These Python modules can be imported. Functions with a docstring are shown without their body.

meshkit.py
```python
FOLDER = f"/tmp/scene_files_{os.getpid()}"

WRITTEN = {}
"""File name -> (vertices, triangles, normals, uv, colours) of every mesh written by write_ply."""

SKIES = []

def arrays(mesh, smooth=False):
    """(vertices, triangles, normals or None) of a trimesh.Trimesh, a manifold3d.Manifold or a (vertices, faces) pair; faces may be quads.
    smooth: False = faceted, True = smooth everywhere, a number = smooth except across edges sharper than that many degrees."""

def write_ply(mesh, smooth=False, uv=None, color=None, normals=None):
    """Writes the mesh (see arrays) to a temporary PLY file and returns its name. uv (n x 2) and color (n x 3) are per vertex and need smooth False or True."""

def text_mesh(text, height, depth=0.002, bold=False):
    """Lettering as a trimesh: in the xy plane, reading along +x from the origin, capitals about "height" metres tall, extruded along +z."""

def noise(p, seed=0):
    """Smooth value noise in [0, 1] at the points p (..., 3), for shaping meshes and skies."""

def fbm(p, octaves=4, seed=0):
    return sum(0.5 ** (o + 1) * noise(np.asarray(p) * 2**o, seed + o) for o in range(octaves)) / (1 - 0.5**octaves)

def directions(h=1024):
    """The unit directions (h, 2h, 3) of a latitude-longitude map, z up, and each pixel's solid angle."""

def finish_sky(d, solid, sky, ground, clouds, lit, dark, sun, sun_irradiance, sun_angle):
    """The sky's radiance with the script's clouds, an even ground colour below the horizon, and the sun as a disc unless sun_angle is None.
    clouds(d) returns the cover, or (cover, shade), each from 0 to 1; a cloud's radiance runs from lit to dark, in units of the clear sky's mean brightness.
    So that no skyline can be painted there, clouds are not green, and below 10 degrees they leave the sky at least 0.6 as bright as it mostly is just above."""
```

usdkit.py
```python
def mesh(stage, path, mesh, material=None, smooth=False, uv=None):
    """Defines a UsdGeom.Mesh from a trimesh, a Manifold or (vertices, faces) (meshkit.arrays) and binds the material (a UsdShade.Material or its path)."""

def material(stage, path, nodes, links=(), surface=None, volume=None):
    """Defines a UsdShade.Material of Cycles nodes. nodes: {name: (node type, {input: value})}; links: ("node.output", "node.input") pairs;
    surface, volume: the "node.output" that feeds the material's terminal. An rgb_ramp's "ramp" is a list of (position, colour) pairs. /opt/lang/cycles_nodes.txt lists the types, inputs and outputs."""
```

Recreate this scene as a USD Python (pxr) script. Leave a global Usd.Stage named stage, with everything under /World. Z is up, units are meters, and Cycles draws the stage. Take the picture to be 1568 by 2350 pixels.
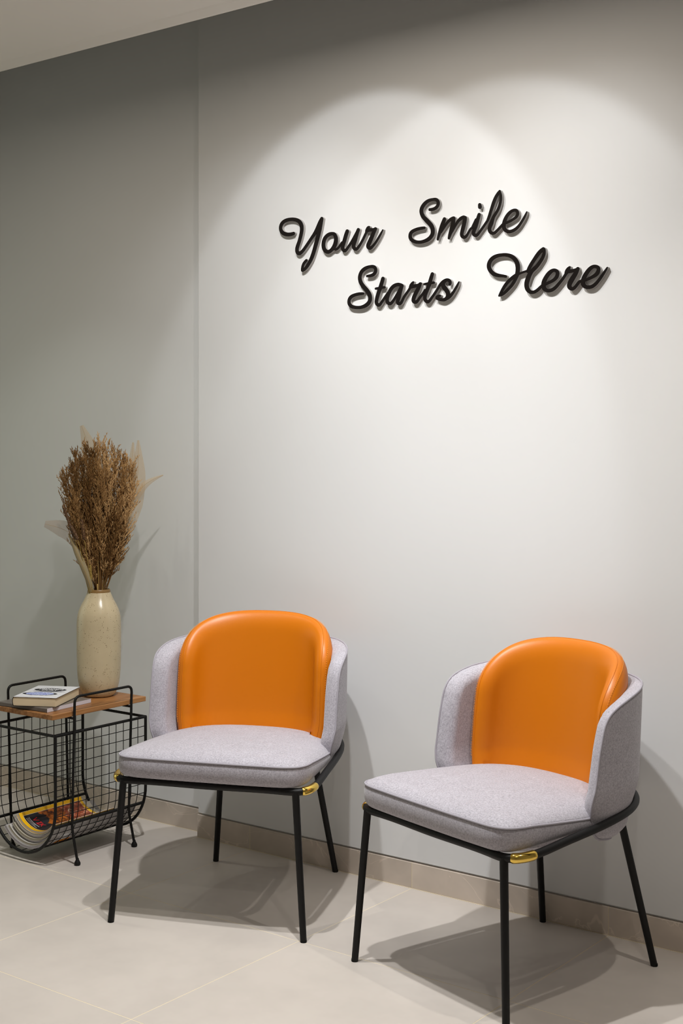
import json, math, random
import numpy as np
import trimesh
import shapely
from shapely.geometry import Polygon, Point, MultiPoint, box as sbox
from shapely.ops import unary_union
from scipy.spatial import Delaunay
from scipy.interpolate import CubicSpline
import meshkit, usdkit
from pxr import Usd, UsdGeom, UsdLux, UsdShade, Gf, Sdf, Vt

random.seed(7)
rng = np.random.default_rng(7)
stage = Usd.Stage.CreateInMemory()
UsdGeom.SetStageUpAxis(stage, UsdGeom.Tokens.z)
UsdGeom.SetStageMetersPerUnit(stage, 1.0)
world = UsdGeom.Xform.Define(stage, '/World')
stage.SetDefaultPrim(world.GetPrim())
UsdGeom.Scope.Define(stage, '/World/Looks')

# ------------------------------------------------------------------ camera
YAW = math.radians(37.12349)
EYE = (0.0, -3.15499, 1.25)
FWD = np.array([-math.sin(YAW), math.cos(YAW)])
RGT = np.array([math.cos(YAW), math.sin(YAW)])
cam = UsdGeom.Camera.Define(stage, '/World/camera')
AP = 36.0
cam.CreateHorizontalApertureAttr(AP)
cam.CreateFocalLengthAttr(3079.70 / 1568 * AP)
cam.CreateVerticalApertureOffsetAttr(-(1175 - 1026.06) / 1568 * AP)
cam.CreateClippingRangeAttr(Gf.Vec2f(0.05, 100))
cam.CreateExposureAttr(0.0)
r3, f3 = np.array([RGT[0], RGT[1], 0]), np.array([FWD[0], FWD[1], 0])
M = Gf.Matrix4d(r3[0], r3[1], r3[2], 0, 0, 0, 1, 0, -f3[0], -f3[1], -f3[2], 0, EYE[0], EYE[1], EYE[2], 1)
cam.AddTransformOp().Set(M)

# ------------------------------------------------------------------ light
def aim(light, pos, target):
    pos, target = np.array(pos, float), np.array(target, float)
    z = pos - target; z /= np.linalg.norm(z)
    up = np.array([0, 1.0, 0]) if abs(z[2]) > 0.99 else np.array([0, 0, 1.0])
    x = np.cross(up, z); x /= np.linalg.norm(x); y = np.cross(z, x)
    light.AddTransformOp().Set(Gf.Matrix4d(*x, 0, *y, 0, *z, 0, *pos, 1))

def spot(name, pos, target, power, half, soft, color=(1, 1, 1), radius=0.02):
    l = UsdLux.SphereLight.Define(stage, '/World/' + name)
    l.CreateRadiusAttr(radius); l.CreateNormalizeAttr(True)
    l.CreateIntensityAttr(power); l.CreateColorAttr(Gf.Vec3f(*color))
    s = UsdLux.ShapingAPI.Apply(l.GetPrim())
    s.CreateShapingConeAngleAttr(half); s.CreateShapingConeSoftnessAttr(soft)
    aim(l, pos, target)
    return l

def rect(name, pos, target, w, h, power, color=(1, 1, 1)):
    l = UsdLux.RectLight.Define(stage, '/World/' + name)
    l.CreateWidthAttr(w); l.CreateHeightAttr(h); l.CreateIntensityAttr(power); l.CreateColorAttr(Gf.Vec3f(*color))
    aim(l, pos, target)
    return l

def toward(pos, dep, az):
    d, a = math.radians(dep), math.radians(az)
    return (pos[0] + math.cos(d) * math.sin(a), pos[1] + math.cos(d) * math.cos(a), pos[2] - math.sin(d))

CEIL = 2.45
WARM = (0.95, 0.985, 1.02)
AMBER = (1.0, 0.90, 0.78)
def disk(name, pos, power, color=(1, 1, 1), radius=0.035):
    l = UsdLux.DiskLight.Define(stage, '/World/' + name)
    l.CreateRadiusAttr(radius); l.CreateNormalizeAttr(True); l.CreateIntensityAttr(power); l.CreateColorAttr(Gf.Vec3f(*color))
    aim(l, pos, (pos[0], pos[1], 0))
    return l
# two adjustable spots over the lettering: a tight beam aimed at the wall, the reflector's broad beam and its diffuse spill
PA, PB = (-1.79, -0.83, CEIL - 0.005), (-2.18, -0.83, CEIL - 0.005)
spot('spot_light_sign', PA, toward(PA, 49.0, -5.8), 3.0, 37.6, 0.20, WARM)
spot('spot_light_sign_001', PB, toward(PB, 44.0, -8.4), 4.2, 34.6, 0.20, WARM)
spot('spot_light_core', PA, toward(PA, 44.0, 14.0), 5.0, 34, 1.0, WARM)
spot('spot_light_core_001', PB, toward(PB, 44.0, -32.0), 6.5, 34, 1.0, WARM)
for q, n in ((PA, ''), (PB, '_001')):
    spot('spot_light_broad' + n, q, (q[0], q[1] + 0.1, 0), 11.5, 60, 1.0, WARM)
    spot('spot_light_down' + n, q, (q[0], q[1], 0), 14.0, 42, 1.0, WARM)
    disk('spot_light_spill' + n, q, 1.8, AMBER)
PC, PD = (-0.83, -0.70, CEIL - 0.005), (-0.56, -1.81, CEIL - 0.005)
spot('downlight', PC, (-1.0, -0.7, 0), 11.5, 55, 0.8, (1, 0.95, 0.88))
spot('downlight_001', PD, (-1.2, -1.4, 0), 5.5, 55, 0.8, (1, 0.95, 0.88))
disk('downlight_002', (-3.35, -0.78, CEIL - 0.005), 0.38, AMBER)
spot('downlight_003', (-3.50, -0.78, CEIL - 0.005), (-3.50, -0.76, 0), 2.8, 49, 0.45, (0.94, 1.0, 0.90))
rect('window_light', (-4.68, -1.2, 1.15), (0, -1.2, 1.15), 1.5, 1.5, 0.55, (0.82, 1.0, 0.80))

# ------------------------------------------------------------------ materials
def srgb(*c):
    c = np.array(c, float) / 255
    return tuple(np.where(c <= 0.04045, c / 12.92, ((c + 0.055) / 1.055) ** 2.4))

def mat(name, col, rough=0.5, spec=0.5, metal=0.0, vary=None, bump=None, sheen=0.0, coat=0.0):
    """vary: (scale, second colour, contrast lo, hi, detail); bump: (scale, strength, distance)"""
    n = {'p': ('principled_bsdf', dict(base_color=col, roughness=rough, specular_ior_level=spec, metallic=metal)), 'g': ('geometry', {})}
    l = []
    if sheen: n['p'][1].update(sheen_weight=sheen, sheen_roughness=0.4)
    if coat: n['p'][1].update(coat_weight=coat, coat_roughness=0.15)
    if vary:
        sc, c2, lo, hi, det = vary
        n['n'] = ('noise_texture', dict(scale=sc, detail=det, roughness=0.6))
        n['r'] = ('rgb_ramp', dict(ramp=[(0, col), (lo, col), (hi, c2), (1, c2)]))
        l += [('g.position', 'n.vector'), ('n.fac', 'r.fac'), ('r.color', 'p.base_color')]
    if bump:
        n['bn'] = ('noise_texture', dict(scale=bump[0], detail=3))
        n['b'] = ('bump', dict(strength=bump[1], distance=bump[2]))
        l += [('g.position', 'bn.vector'), ('bn.fac', 'b.height'), ('b.normal', 'p.normal')]
    return usdkit.material(stage, '/World/Looks/' + name, n, l, surface='p.BSDF')

WALL = (0.73, 0.728, 0.724)
M_wall = mat('wall_paint', WALL, 0.45, 0.35, bump=(420, 0.04, 0.001))
M_ceil = mat('ceiling_paint', (0.80, 0.755, 0.70), 0.8, 0.3)
M_cove = mat('cove_board', (0.10, 0.085, 0.07), 0.9, 0.1)
M_grout = mat('grout', srgb(224, 210, 182), 0.9, 0.2)
TILE = srgb(204, 195, 186)
M_tile = [mat('floor_stone_%d' % i, tuple(c * k for c in TILE), 0.42, 0.4, vary=(5.0, tuple(c * k * 0.93 for c in TILE), 0.40, 0.62, 6), bump=(60, 0.05, 0.001)) for i, k in enumerate((1.0, 0.975, 1.02))]
SK = srgb(210, 196, 182)
def skirt_mat(name, k):
    a, b, v = tuple(c * k for c in SK), tuple(c * k * 0.82 for c in SK), tuple(min(1, c * k * 1.35) for c in SK)
    n = {'p': ('principled_bsdf', dict(roughness=0.4, specular_ior_level=0.4)), 'g': ('geometry', {}),
         'n': ('noise_texture', dict(scale=9, detail=6, distortion=0.6)), 'r': ('rgb_ramp', dict(ramp=[(0.3, b), (0.7, a)])),
         'v': ('noise_texture', dict(scale=4.5, detail=4, distortion=1.4)), 'vr': ('rgb_ramp', dict(ramp=[(0, (0, 0, 0)), (0.494, (0, 0, 0)), (0.5, (0.6, 0.6, 0.6)), (0.506, (0, 0, 0)), (1, (0, 0, 0))])),
         'm': ('mix', dict(color2=v))}
    return usdkit.material(stage, '/World/Looks/' + name, n, [('g.position', 'n.vector'), ('g.position', 'v.vector'), ('n.fac', 'r.fac'), ('v.fac', 'vr.fac'), ('r.color', 'm.color1'), ('vr.color', 'm.fac'), ('m.color', 'p.base_color')], surface='p.BSDF')
M_skirt = [skirt_mat('skirting_stone_%d' % i, k) for i, k in enumerate((1.0, 0.94, 1.05))]
FAB = (0.415, 0.394, 0.432)
def fabric_mat():
    n = {'p': ('principled_bsdf', dict(roughness=0.9, specular_ior_level=0.15, sheen_weight=0.25, sheen_roughness=0.5)), 'g': ('geometry', {}),
         'n': ('noise_texture', dict(scale=260, detail=4, roughness=0.75)), 'r': ('rgb_ramp', dict(ramp=[(0.34, tuple(c * 0.72 for c in FAB)), (0.5, FAB), (0.66, tuple(min(1, c * 1.24) for c in FAB))])),
         'n2': ('noise_texture', dict(scale=30, detail=3)), 'r2': ('rgb_ramp', dict(ramp=[(0.3, (0.94, 0.93, 0.93)), (0.7, (1, 1, 1))])),
         'm': ('mix', dict(mix_type='multiply', fac=1.0)), 'bn': ('noise_texture', dict(scale=700, detail=2)), 'b': ('bump', dict(strength=0.25, distance=0.0015))}
    return usdkit.material(stage, '/World/Looks/grey_melange_fabric', n, [('g.position', 'n.vector'), ('n.fac', 'r.fac'), ('g.position', 'n2.vector'), ('n2.fac', 'r2.fac'), ('r.color', 'm.color1'), ('r2.color', 'm.color2'),
        ('m.color', 'p.base_color'), ('g.position', 'bn.vector'), ('bn.fac', 'b.height'), ('b.normal', 'p.normal')], surface='p.BSDF')
M_fab = fabric_mat()
M_pipe = mat('grey_piping', (0.36, 0.34, 0.375), 0.9, 0.1)
M_leather = mat('orange_leather', (0.60, 0.162, 0.001), 0.40, 0.4, bump=(900, 0.12, 0.0006))
M_stitch = mat('orange_thread', srgb(240, 160, 60), 0.8, 0.2)
M_black = mat('black_powder_coat', (0.0045, 0.0042, 0.0042), 0.5, 0.28)
M_iron = mat('black_iron', (0.005, 0.0045, 0.004), 0.55, 0.3, bump=(200, 0.1, 0.001))
M_rubber = mat('black_rubber', (0.008, 0.008, 0.008), 0.8, 0.2)
M_gold = mat('polished_brass', (0.86, 0.60, 0.13), 0.12, 0.5, metal=1.0)
M_signedge = mat('clear_grey_acrylic_edge', (0.42, 0.40, 0.38), 0.25, 0.5)
M_sign = mat('black_acrylic', (0.009, 0.007, 0.0065), 0.13, 0.5)
def wood_mat():
    a, b, c = srgb(158, 108, 62), srgb(112, 72, 38), srgb(178, 128, 80)
    n = {'p': ('principled_bsdf', dict(roughness=0.42, specular_ior_level=0.4)), 'g': ('geometry', {}), 'mp': ('mapping', dict(scale=(40, 2.5, 40))),
         'n': ('noise_texture', dict(scale=1.5, detail=5, distortion=0.8)), 'r': ('rgb_ramp', dict(ramp=[(0.3, b), (0.5, a), (0.7, c)]))}
    return usdkit.material(stage, '/World/Looks/honey_wood', n, [('g.position', 'mp.vector'), ('mp.vector', 'n.vector'), ('n.fac', 'r.fac'), ('r.color', 'p.base_color')], surface='p.BSDF')
M_wood = wood_mat()
def vase_mat():
    a = srgb(208, 191, 156)
    n = {'p': ('principled_bsdf', dict(roughness=0.22, specular_ior_level=0.5)), 'g': ('geometry', {}),
         'v': ('voronoi_texture', dict(scale=230, randomness=1.0)), 'vr': ('rgb_ramp', dict(ramp=[(0, (1, 1, 1)), (0.20, (1, 1, 1)), (0.30, (0, 0, 0)), (1, (0, 0, 0))])),
         'w': ('noise_texture', dict(scale=75, detail=2)), 'wr': ('rgb_ramp', dict(ramp=[(0, (0, 0, 0)), (0.52, (0, 0, 0)), (0.60, (0.8, 0.8, 0.8)), (1, (1, 1, 1))])),
         'k': ('mix', dict(mix_type='multiply', fac=1.0)), 'n': ('noise_texture', dict(scale=14, detail=4)), 'r': ('rgb_ramp', dict(ramp=[(0.3, tuple(x * 0.9 for x in a)), (0.7, a)])),
         'm': ('mix', dict(color2=srgb(92, 70, 44)))}
    return usdkit.material(stage, '/World/Looks/speckled_glaze', n, [('g.position', 'v.vector'), ('v.distance', 'vr.fac'), ('g.position', 'w.vector'), ('w.fac', 'wr.fac'), ('vr.color', 'k.color1'), ('wr.color', 'k.color2'),
        ('g.position', 'n.vector'), ('n.fac', 'r.fac'), ('r.color', 'm.color1'), ('k.color', 'm.fac'), ('m.color', 'p.base_color')], surface='p.BSDF')
M_vase = vase_mat()
M_rim = mat('bronze_rim_glaze', srgb(140, 108, 62), 0.35, 0.5)
PL = srgb(150, 112, 74)
M_plume = [mat('dry_plume_%d' % i, c, 0.85, 0.1) for i, c in enumerate((srgb(168, 130, 84), srgb(128, 94, 56), srgb(202, 164, 114)))]
M_straw = mat('straw', srgb(190, 155, 90), 0.6, 0.3)
M_spike = mat('seed_spike', srgb(78, 52, 30), 0.55, 0.4, vary=(420, srgb(196, 152, 96), 0.58, 0.68, 2))
M_olive = mat('olive_seed_spike', srgb(150, 125, 60), 0.6, 0.3, vary=(300, srgb(190, 165, 90), 0.5, 0.65, 2))
def leaf_mat(name, col, clear):
    n = {'d': ('diffuse_bsdf', dict(color=col)), 't': ('translucent_bsdf', dict(color=col)), 'x': ('transparent_bsdf', {}), 'a': ('mix_closure', dict(fac=0.4)), 'b': ('mix_closure', dict(fac=clear))}
    return usdkit.material(stage, '/World/Looks/' + name, n, [('d.BSDF', 'a.closure1'), ('t.BSDF', 'a.closure2'), ('a.closure', 'b.closure1'), ('x.BSDF', 'b.closure2')], surface='b.closure')
M_leaf = leaf_mat('skeleton_leaf', srgb(214, 192, 158), 0.42)
M_leafpink = leaf_mat('pink_skeleton_leaf', srgb(196, 172, 150), 0.55)
M_leafgreen = mat('dry_green_leaf', srgb(158, 144, 112), 0.7, 0.2)
M_cover = mat('white_cover', srgb(232, 232, 236), 0.35, 0.4)
M_coverdark = mat('dark_cover_edge', srgb(30, 22, 20), 0.5, 0.3)
M_paper = mat('aged_paper', srgb(226, 206, 172), 0.85, 0.1)
M_paperwhite = mat('white_paper', srgb(214, 208, 214), 0.8, 0.1)
M_greycover = mat('grey_cover', srgb(112, 104, 98), 0.35, 0.4)
M_ink = mat('print_black', srgb(40, 40, 46), 0.5, 0.3)
M_inkgrey = mat('print_grey', srgb(120, 120, 126), 0.5, 0.3)
M_white = mat('print_white', srgb(238, 238, 240), 0.5, 0.3)
M_blue = mat('print_blue', srgb(120, 130, 205), 0.4, 0.3, vary=(260, srgb(215, 225, 250), 0.45, 0.6, 3))
M_yellow = mat('print_yellow', srgb(246, 190, 8), 0.4, 0.4)
M_red = mat('print_red', srgb(220, 40, 48), 0.5, 0.3)
M_cream = mat('print_cream', srgb(236, 220, 190), 0.5, 0.3)
M_photo = mat('print_amber_photo', srgb(196, 108, 28), 0.4, 0.4, vary=(60, srgb(70, 26, 14), 0.42, 0.62, 5))
M_photored = mat('print_russet_photo', srgb(160, 70, 36), 0.4, 0.4, vary=(90, srgb(216, 150, 120), 0.5, 0.66, 4))
M_orangeprint = mat('print_orange', srgb(236, 140, 20), 0.4, 0.4)
M_mag = [mat('magazine_grey_%d' % i, c, 0.4, 0.4) for i, c in enumerate((srgb(176, 172, 170), srgb(206, 202, 196), srgb(138, 134, 130), srgb(186, 178, 160)))]
M_glassframe = mat('grey_window_frame', srgb(120, 122, 118), 0.5, 0.4)

# ------------------------------------------------------------------ helpers
taken = {}
def numbered(path):
    k = taken.get(path, -1) + 1
    taken[path] = k
    return path if k == 0 else '%s_%03d' % (path, k)

def obj(name, mesh, m, parent=None, smooth=35):
    base = str(parent.GetPath()) if parent is not None else '/World'
    return usdkit.mesh(stage, numbered(base + '/' + name), mesh, m, smooth=smooth).GetPrim()

def tag(prim, label=None, cat=None, group=None, kind=None):
    for k, v in (('label', label), ('category', cat), ('group', group), ('kind', kind)):
        if v: prim.SetCustomDataByKey(k, v)
    return prim

def thing(name, label, cat, loc=(0, 0, 0), rot=0.0, group=None):
    x = UsdGeom.Xform.Define(stage, numbered('/World/' + name))
    x.AddTranslateOp().Set(Gf.Vec3d(*map(float, loc))); x.AddRotateZOp().Set(float(math.degrees(rot)))
    return tag(x.GetPrim(), label, cat, group)

def struct(name, mesh=None, m=None, smooth=False):
    if mesh is None:
        return tag(UsdGeom.Xform.Define(stage, numbered('/World/' + name)).GetPrim(), kind='structure')
    return tag(obj(name, mesh, m, smooth=smooth), kind='structure')

def bx(x0, x1, y0, y1, z0, z1):
    b = trimesh.creation.box((x1 - x0, y1 - y0, z1 - z0)); b.apply_translation(((x0 + x1) / 2, (y0 + y1) / 2, (z0 + z1) / 2)); return b

def bevel_box(x0, x1, y0, y1, z0, z1, c):
    pts = []
    for x in (x0, x1):
        for y in (y0, y1):
            for z in (z0, z1):
                sx, sy, sz = (c if x == x0 else -c), (c if y == y0 else -c), (c if z == z0 else -c)
                pts += [(x + sx, y + sy, z), (x + sx, y, z + sz), (x, y + sy, z + sz)]
    return trimesh.convex.convex_hull(np.array(pts))

def join(ms):
    return trimesh.util.concatenate(ms)

def smoothpath(P, n, closed=False):
    P = np.asarray(P, float)
    if closed: P = np.vstack([P, P[:1]])
    t = np.r_[0, np.cumsum(np.linalg.norm(np.diff(P, axis=0), axis=1))]
    cs = CubicSpline(t, P, bc_type='periodic' if closed else 'natural')
    return cs(np.linspace(0, t[-1], n + (1 if closed else 0)))[: n if closed else None]

def tube(P, r, k=10, closed=False, cap=True):
    P = np.asarray(P, float); n = len(P); r = np.broadcast_to(np.asarray(r, float), n)
    T = np.gradient(P, axis=0) if not closed else np.roll(P, -1, 0) - np.roll(P, 1, 0)
    T /= np.maximum(np.linalg.norm(T, axis=1, keepdims=True), 1e-12)
    a = np.array([0, 0, 1.0]) if abs(T[0, 2]) < 0.9 else np.array([1.0, 0, 0])
    N = np.cross(T[0], a); N /= np.linalg.norm(N); Ns = [N]
    for i in range(1, n):
        N = Ns[-1] - T[i] * (Ns[-1] @ T[i]); Ns.append(N / np.linalg.norm(N))
    Ns = np.array(Ns); B = np.cross(T, Ns); th = np.arange(k) / k * 2 * np.pi
    V = (P[:, None] + r[:, None, None] * (np.cos(th)[None, :, None] * Ns[:, None] + np.sin(th)[None, :, None] * B[:, None])).reshape(-1, 3)
    F = []
    for i in range(n if closed else n - 1):
        j = (i + 1) % n
        for q in range(k):
            q2 = (q + 1) % k
            F += [(i * k + q, i * k + q2, j * k + q2), (i * k + q, j * k + q2, j * k + q)]
    V = V.tolist()
    if not closed and cap:
        V += [P[0].tolist(), P[-1].tolist()]
        for q in range(k):
            q2 = (q + 1) % k
            F += [(len(V) - 2, q2, q), (len(V) - 1, (n - 1) * k + q, (n - 1) * k + q2)]
    return trimesh.Trimesh(np.array(V), np.array(F), process=False)

def fillet(P, r, k=5):
    """polyline with rounded corners"""
    P = [np.array(p, float) for p in P]; out = [P[0]]
    for a, b, c in zip(P, P[1:], P[2:]):
        u, v = (a - b), (c - b); lu, lv = np.linalg.norm(u), np.linalg.norm(v); d = min(r, lu / 2.01, lv / 2.01)
        s, e = b + u / lu * d, b + v / lv * d
        for t in np.linspace(0, 1, k + 1): out.append((1 - t) ** 2 * s + 2 * t * (1 - t) * b + t * t * e)
    out.append(P[-1]); return np.array(out)

def lathe(prof, k=64):
    prof = np.asarray(prof, float); th = np.arange(k) / k * 2 * np.pi
    V = np.stack([prof[:, None, 0] * np.cos(th), prof[:, None, 0] * np.sin(th), np.repeat(prof[:, None, 1], k, 1)], -1).reshape(-1, 3)
    F = []
    for i in range(len(prof) - 1):
        for q in range(k):
            q2 = (q + 1) % k
            F += [(i * k + q, i * k + q2, (i + 1) * k + q2), (i * k + q, (i + 1) * k + q2, (i + 1) * k + q)]
    return trimesh.Trimesh(V, np.array(F), process=False)

def extrude(poly, d):
    gs = [g for g in getattr(poly, 'geoms', [poly]) if g.area > 1e-8]
    return join([trimesh.creation.extrude_polygon(g, d, engine='earcut') for g in gs])

def pillow(poly, fmap, hf, hb, R, step, e=2.0):
    """a padded panel: poly in (s, z), fmap(s, z, n) to 3D, front bulge hf, back bulge hb, edges rounded over R"""
    N_ = int(poly.exterior.length / (step * 0.6))
    P0 = np.array([poly.exterior.interpolate(t, normalized=True).coords[0] for t in np.arange(N_) / N_])
    if not shapely.geometry.LinearRing(P0).is_ccw: P0 = P0[::-1]
    T0 = np.roll(P0, -2, 0) - np.roll(P0, 2, 0); T0 /= np.linalg.norm(T0, axis=1, keepdims=True); N0 = np.c_[-T0[:, 1], T0[:, 0]]
    ds = (0, 0.03, 0.09, 0.18, 0.32, 0.50, 0.74, 1.0)
    pts = np.vstack([P0 + N0 * d * R for d in ds]); dist = np.repeat(np.array(ds) * R, N_)
    tri = []
    for i in range(len(ds) - 1):
        for q_ in range(N_):
            q2 = (q_ + 1) % N_
            tri += [(i * N_ + q_, i * N_ + q2, (i + 1) * N_ + q2), (i * N_ + q_, (i + 1) * N_ + q2, (i + 1) * N_ + q_)]
    last = Polygon(pts[-N_:]).buffer(0); inner = last.buffer(-step * 0.55); x0, y0, x1, y1 = inner.bounds
    grid = [(x, y) for x in np.arange(x0, x1 + step, step) for y in np.arange(y0, y1 + step, step) if inner.contains(Point(x, y))]
    loc = np.vstack([pts[-N_:], grid]); dt = Delaunay(loc).simplices; c = loc[dt].mean(1)
    dt = dt[shapely.contains_xy(last, c[:, 0], c[:, 1])] + (len(ds) - 1) * N_
    pts = np.vstack([pts, grid]); dist = np.r_[dist, np.full(len(grid), R)]
    tri = np.vstack([np.array(tri), dt])
    a, b, d_ = pts[tri[:, 0]], pts[tri[:, 1]], pts[tri[:, 2]]
    cr = (b[:, 0] - a[:, 0]) * (d_[:, 1] - a[:, 1]) - (b[:, 1] - a[:, 1]) * (d_[:, 0] - a[:, 0])
    tri[cr < 0] = tri[cr < 0][:, ::-1]
    h = np.maximum(0, 1 - (1 - np.minimum(dist / R, 1)) ** e) ** (1 / e)
    Vf = fmap(pts[:, 0], pts[:, 1], hf * h); Vb = fmap(pts[:, 0], pts[:, 1], -hb * h)
    m = trimesh.Trimesh(np.vstack([Vf, Vb]), np.vstack([tri, tri[:, ::-1] + len(pts)]), process=False)
    m.merge_vertices(digits_vertex=7)
    m.fix_normals()
    return m

# ------------------------------------------------------------------ the setting
GX0, GW = -2.7431, 0.6073                     # floor joints across
GY = [0.0, -0.5128, -1.0950, -1.677, -2.259, -2.841, -3.423, -4.005, -4.6]
XL, XR, YB = -4.7, 1.25, -4.6
STEP, RECESS = -2.9635, 0.046
G = 0.0012
floor = struct('floor')
obj('grout_bed', bx(XL, XR, YB, RECESS + 0.02, -0.05, -0.0003), M_grout, floor, smooth=False)
k0 = int(math.floor((XL - GX0) / GW)); q = 0
for i in range(k0, int(math.ceil((XR - GX0) / GW))):
    xa, xb = max(XL, GX0 + i * GW), min(XR, GX0 + (i + 1) * GW)
    for a, b in zip(GY[1:], GY[:-1]):
        pieces = [(xa, xb, RECESS if (b == 0 and xb <= STEP + 0.02) else b)]
        if b == 0 and xa < STEP < xb: pieces = [(xa, STEP, RECESS), (STEP, xb, 0.0)]
        for n_, (pa, pb, by) in enumerate(pieces):
            ga = G if pa == xa else 0.0; gb = G if pb == xb else 0.0
            obj('floor_tile', bevel_box(pa + ga, pb - gb, a + G, by - (G if b != 0 else 0.0), -0.012, 0.0, 0.0003), M_tile[q % 3], floor, smooth=False)
        q += 1

SKH, TOP = 0.0724, 2.68
wall_back = struct('wall_back')
obj('wall_panel', bx(STEP, XR, 0.0, 0.16, SKH + 0.006, TOP), M_wall, wall_back, smooth=False)
obj('recessed_wall_panel', bx(XL, STEP + 0.05, RECESS, 0.16, SKH + 0.006, TOP), M_wall, wall_back, smooth=False)
obj('shadow_gap', join([bx(STEP + 0.008, XR, 0.008, 0.16, 0.0, SKH + 0.01), bx(XL, STEP + 0.05, RECESS + 0.008, 0.16, 0.0, SKH + 0.01)]), M_wall, wall_back, smooth=False)
base = struct('baseboard_back')
def skirting(x0, x1, y, first):
    edges = [x0] + [GX0 + i * GW for i in range(-6, 12) if x0 + 0.01 < GX0 + i * GW < x1 - 0.01] + [x1]
    for i, (a, b) in enumerate(zip(edges, edges[1:])):
        obj('skirting_tile', bevel_box(a + (0.0008 if i else 0), b - 0.0008, y - 0.003, y + 0.008, 0.0005, SKH, 0.0006), M_skirt[(i + first) % 3], base, smooth=False)
    for a in edges[1:-1]:
        obj('skirting_joint', bx(a - 0.0009, a + 0.0009, y - 0.0026, y + 0.004, 0.0005, SKH - 0.0005), M_grout, base, smooth=False)
    obj('floor_joint', bx(x0, x1, y - 0.0060, y - 0.0031, 0.0001, 0.0007), M_grout, base, smooth=False)
skirting(STEP - 0.003, XR, 0.0, 0)
skirting(XL, STEP + 0.012, RECESS, 1)

EDGE = -0.4068
struct('ceiling', bx(XL, XR, YB, EDGE - 0.055, CEIL, CEIL + 0.12), M_ceil)
edge_poly = Polygon([(EDGE, CEIL - 0.006), (EDGE, CEIL + 0.12), (EDGE - 0.055, CEIL + 0.12), (EDGE - 0.055, CEIL), (EDGE - 0.045, CEIL - 0.002), (EDGE - 0.012, CEIL - 0.006)])
e = extrude(edge_poly, XR - XL); v = e.vertices.copy(); e.vertices = np.c_[XL + v[:, 2], v[:, 0], v[:, 1]]; e.fix_normals()
struct('trim_1', e, M_ceil)
struct('ceiling_001', bx(XL, XR, EDGE - 0.4, 0.16, TOP, TOP + 0.05), M_cove)
struct('trim_2', bx(XL, XR, EDGE - 0.4, EDGE - 0.3, CEIL + 0.12, TOP), M_cove)
struct('wall_right', bx(XR, XR + 0.1, YB, 0.16, 0, TOP), M_wall)
struct('wall_front', bx(XL, XR, YB - 0.1, YB, 0, TOP), M_wall)
wl = struct('wall_left')
for b in (bx(XL - 0.1, XL, YB, -2.0, 0, TOP), bx(XL - 0.1, XL, -0.4, 0.16, 0, TOP), bx(XL - 0.1, XL, -2.0, -0.4, 0, 0.35), bx(XL - 0.1, XL, -2.0, -0.4, 1.95, TOP)):
    obj('wall_panel', b, M_wall, wl, smooth=False)
wn = struct('window_1')
obj('window_frame', join([bx(XL - 0.08, XL + 0.02, -2.0, -1.95, 0.35, 1.95), bx(XL - 0.08, XL + 0.02, -0.45, -0.4, 0.35, 1.95), bx(XL - 0.08, XL + 0.02, -1.95, -0.45, 0.35, 0.4), bx(XL - 0.08, XL + 0.02, -1.95, -0.45, 1.9, 1.95)]), M_glassframe, wn, smooth=False)
obj('window_pane', bx(XL - 0.05, XL - 0.04, -1.95, -0.45, 0.4, 1.9), M_cover, wn, smooth=False)

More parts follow.
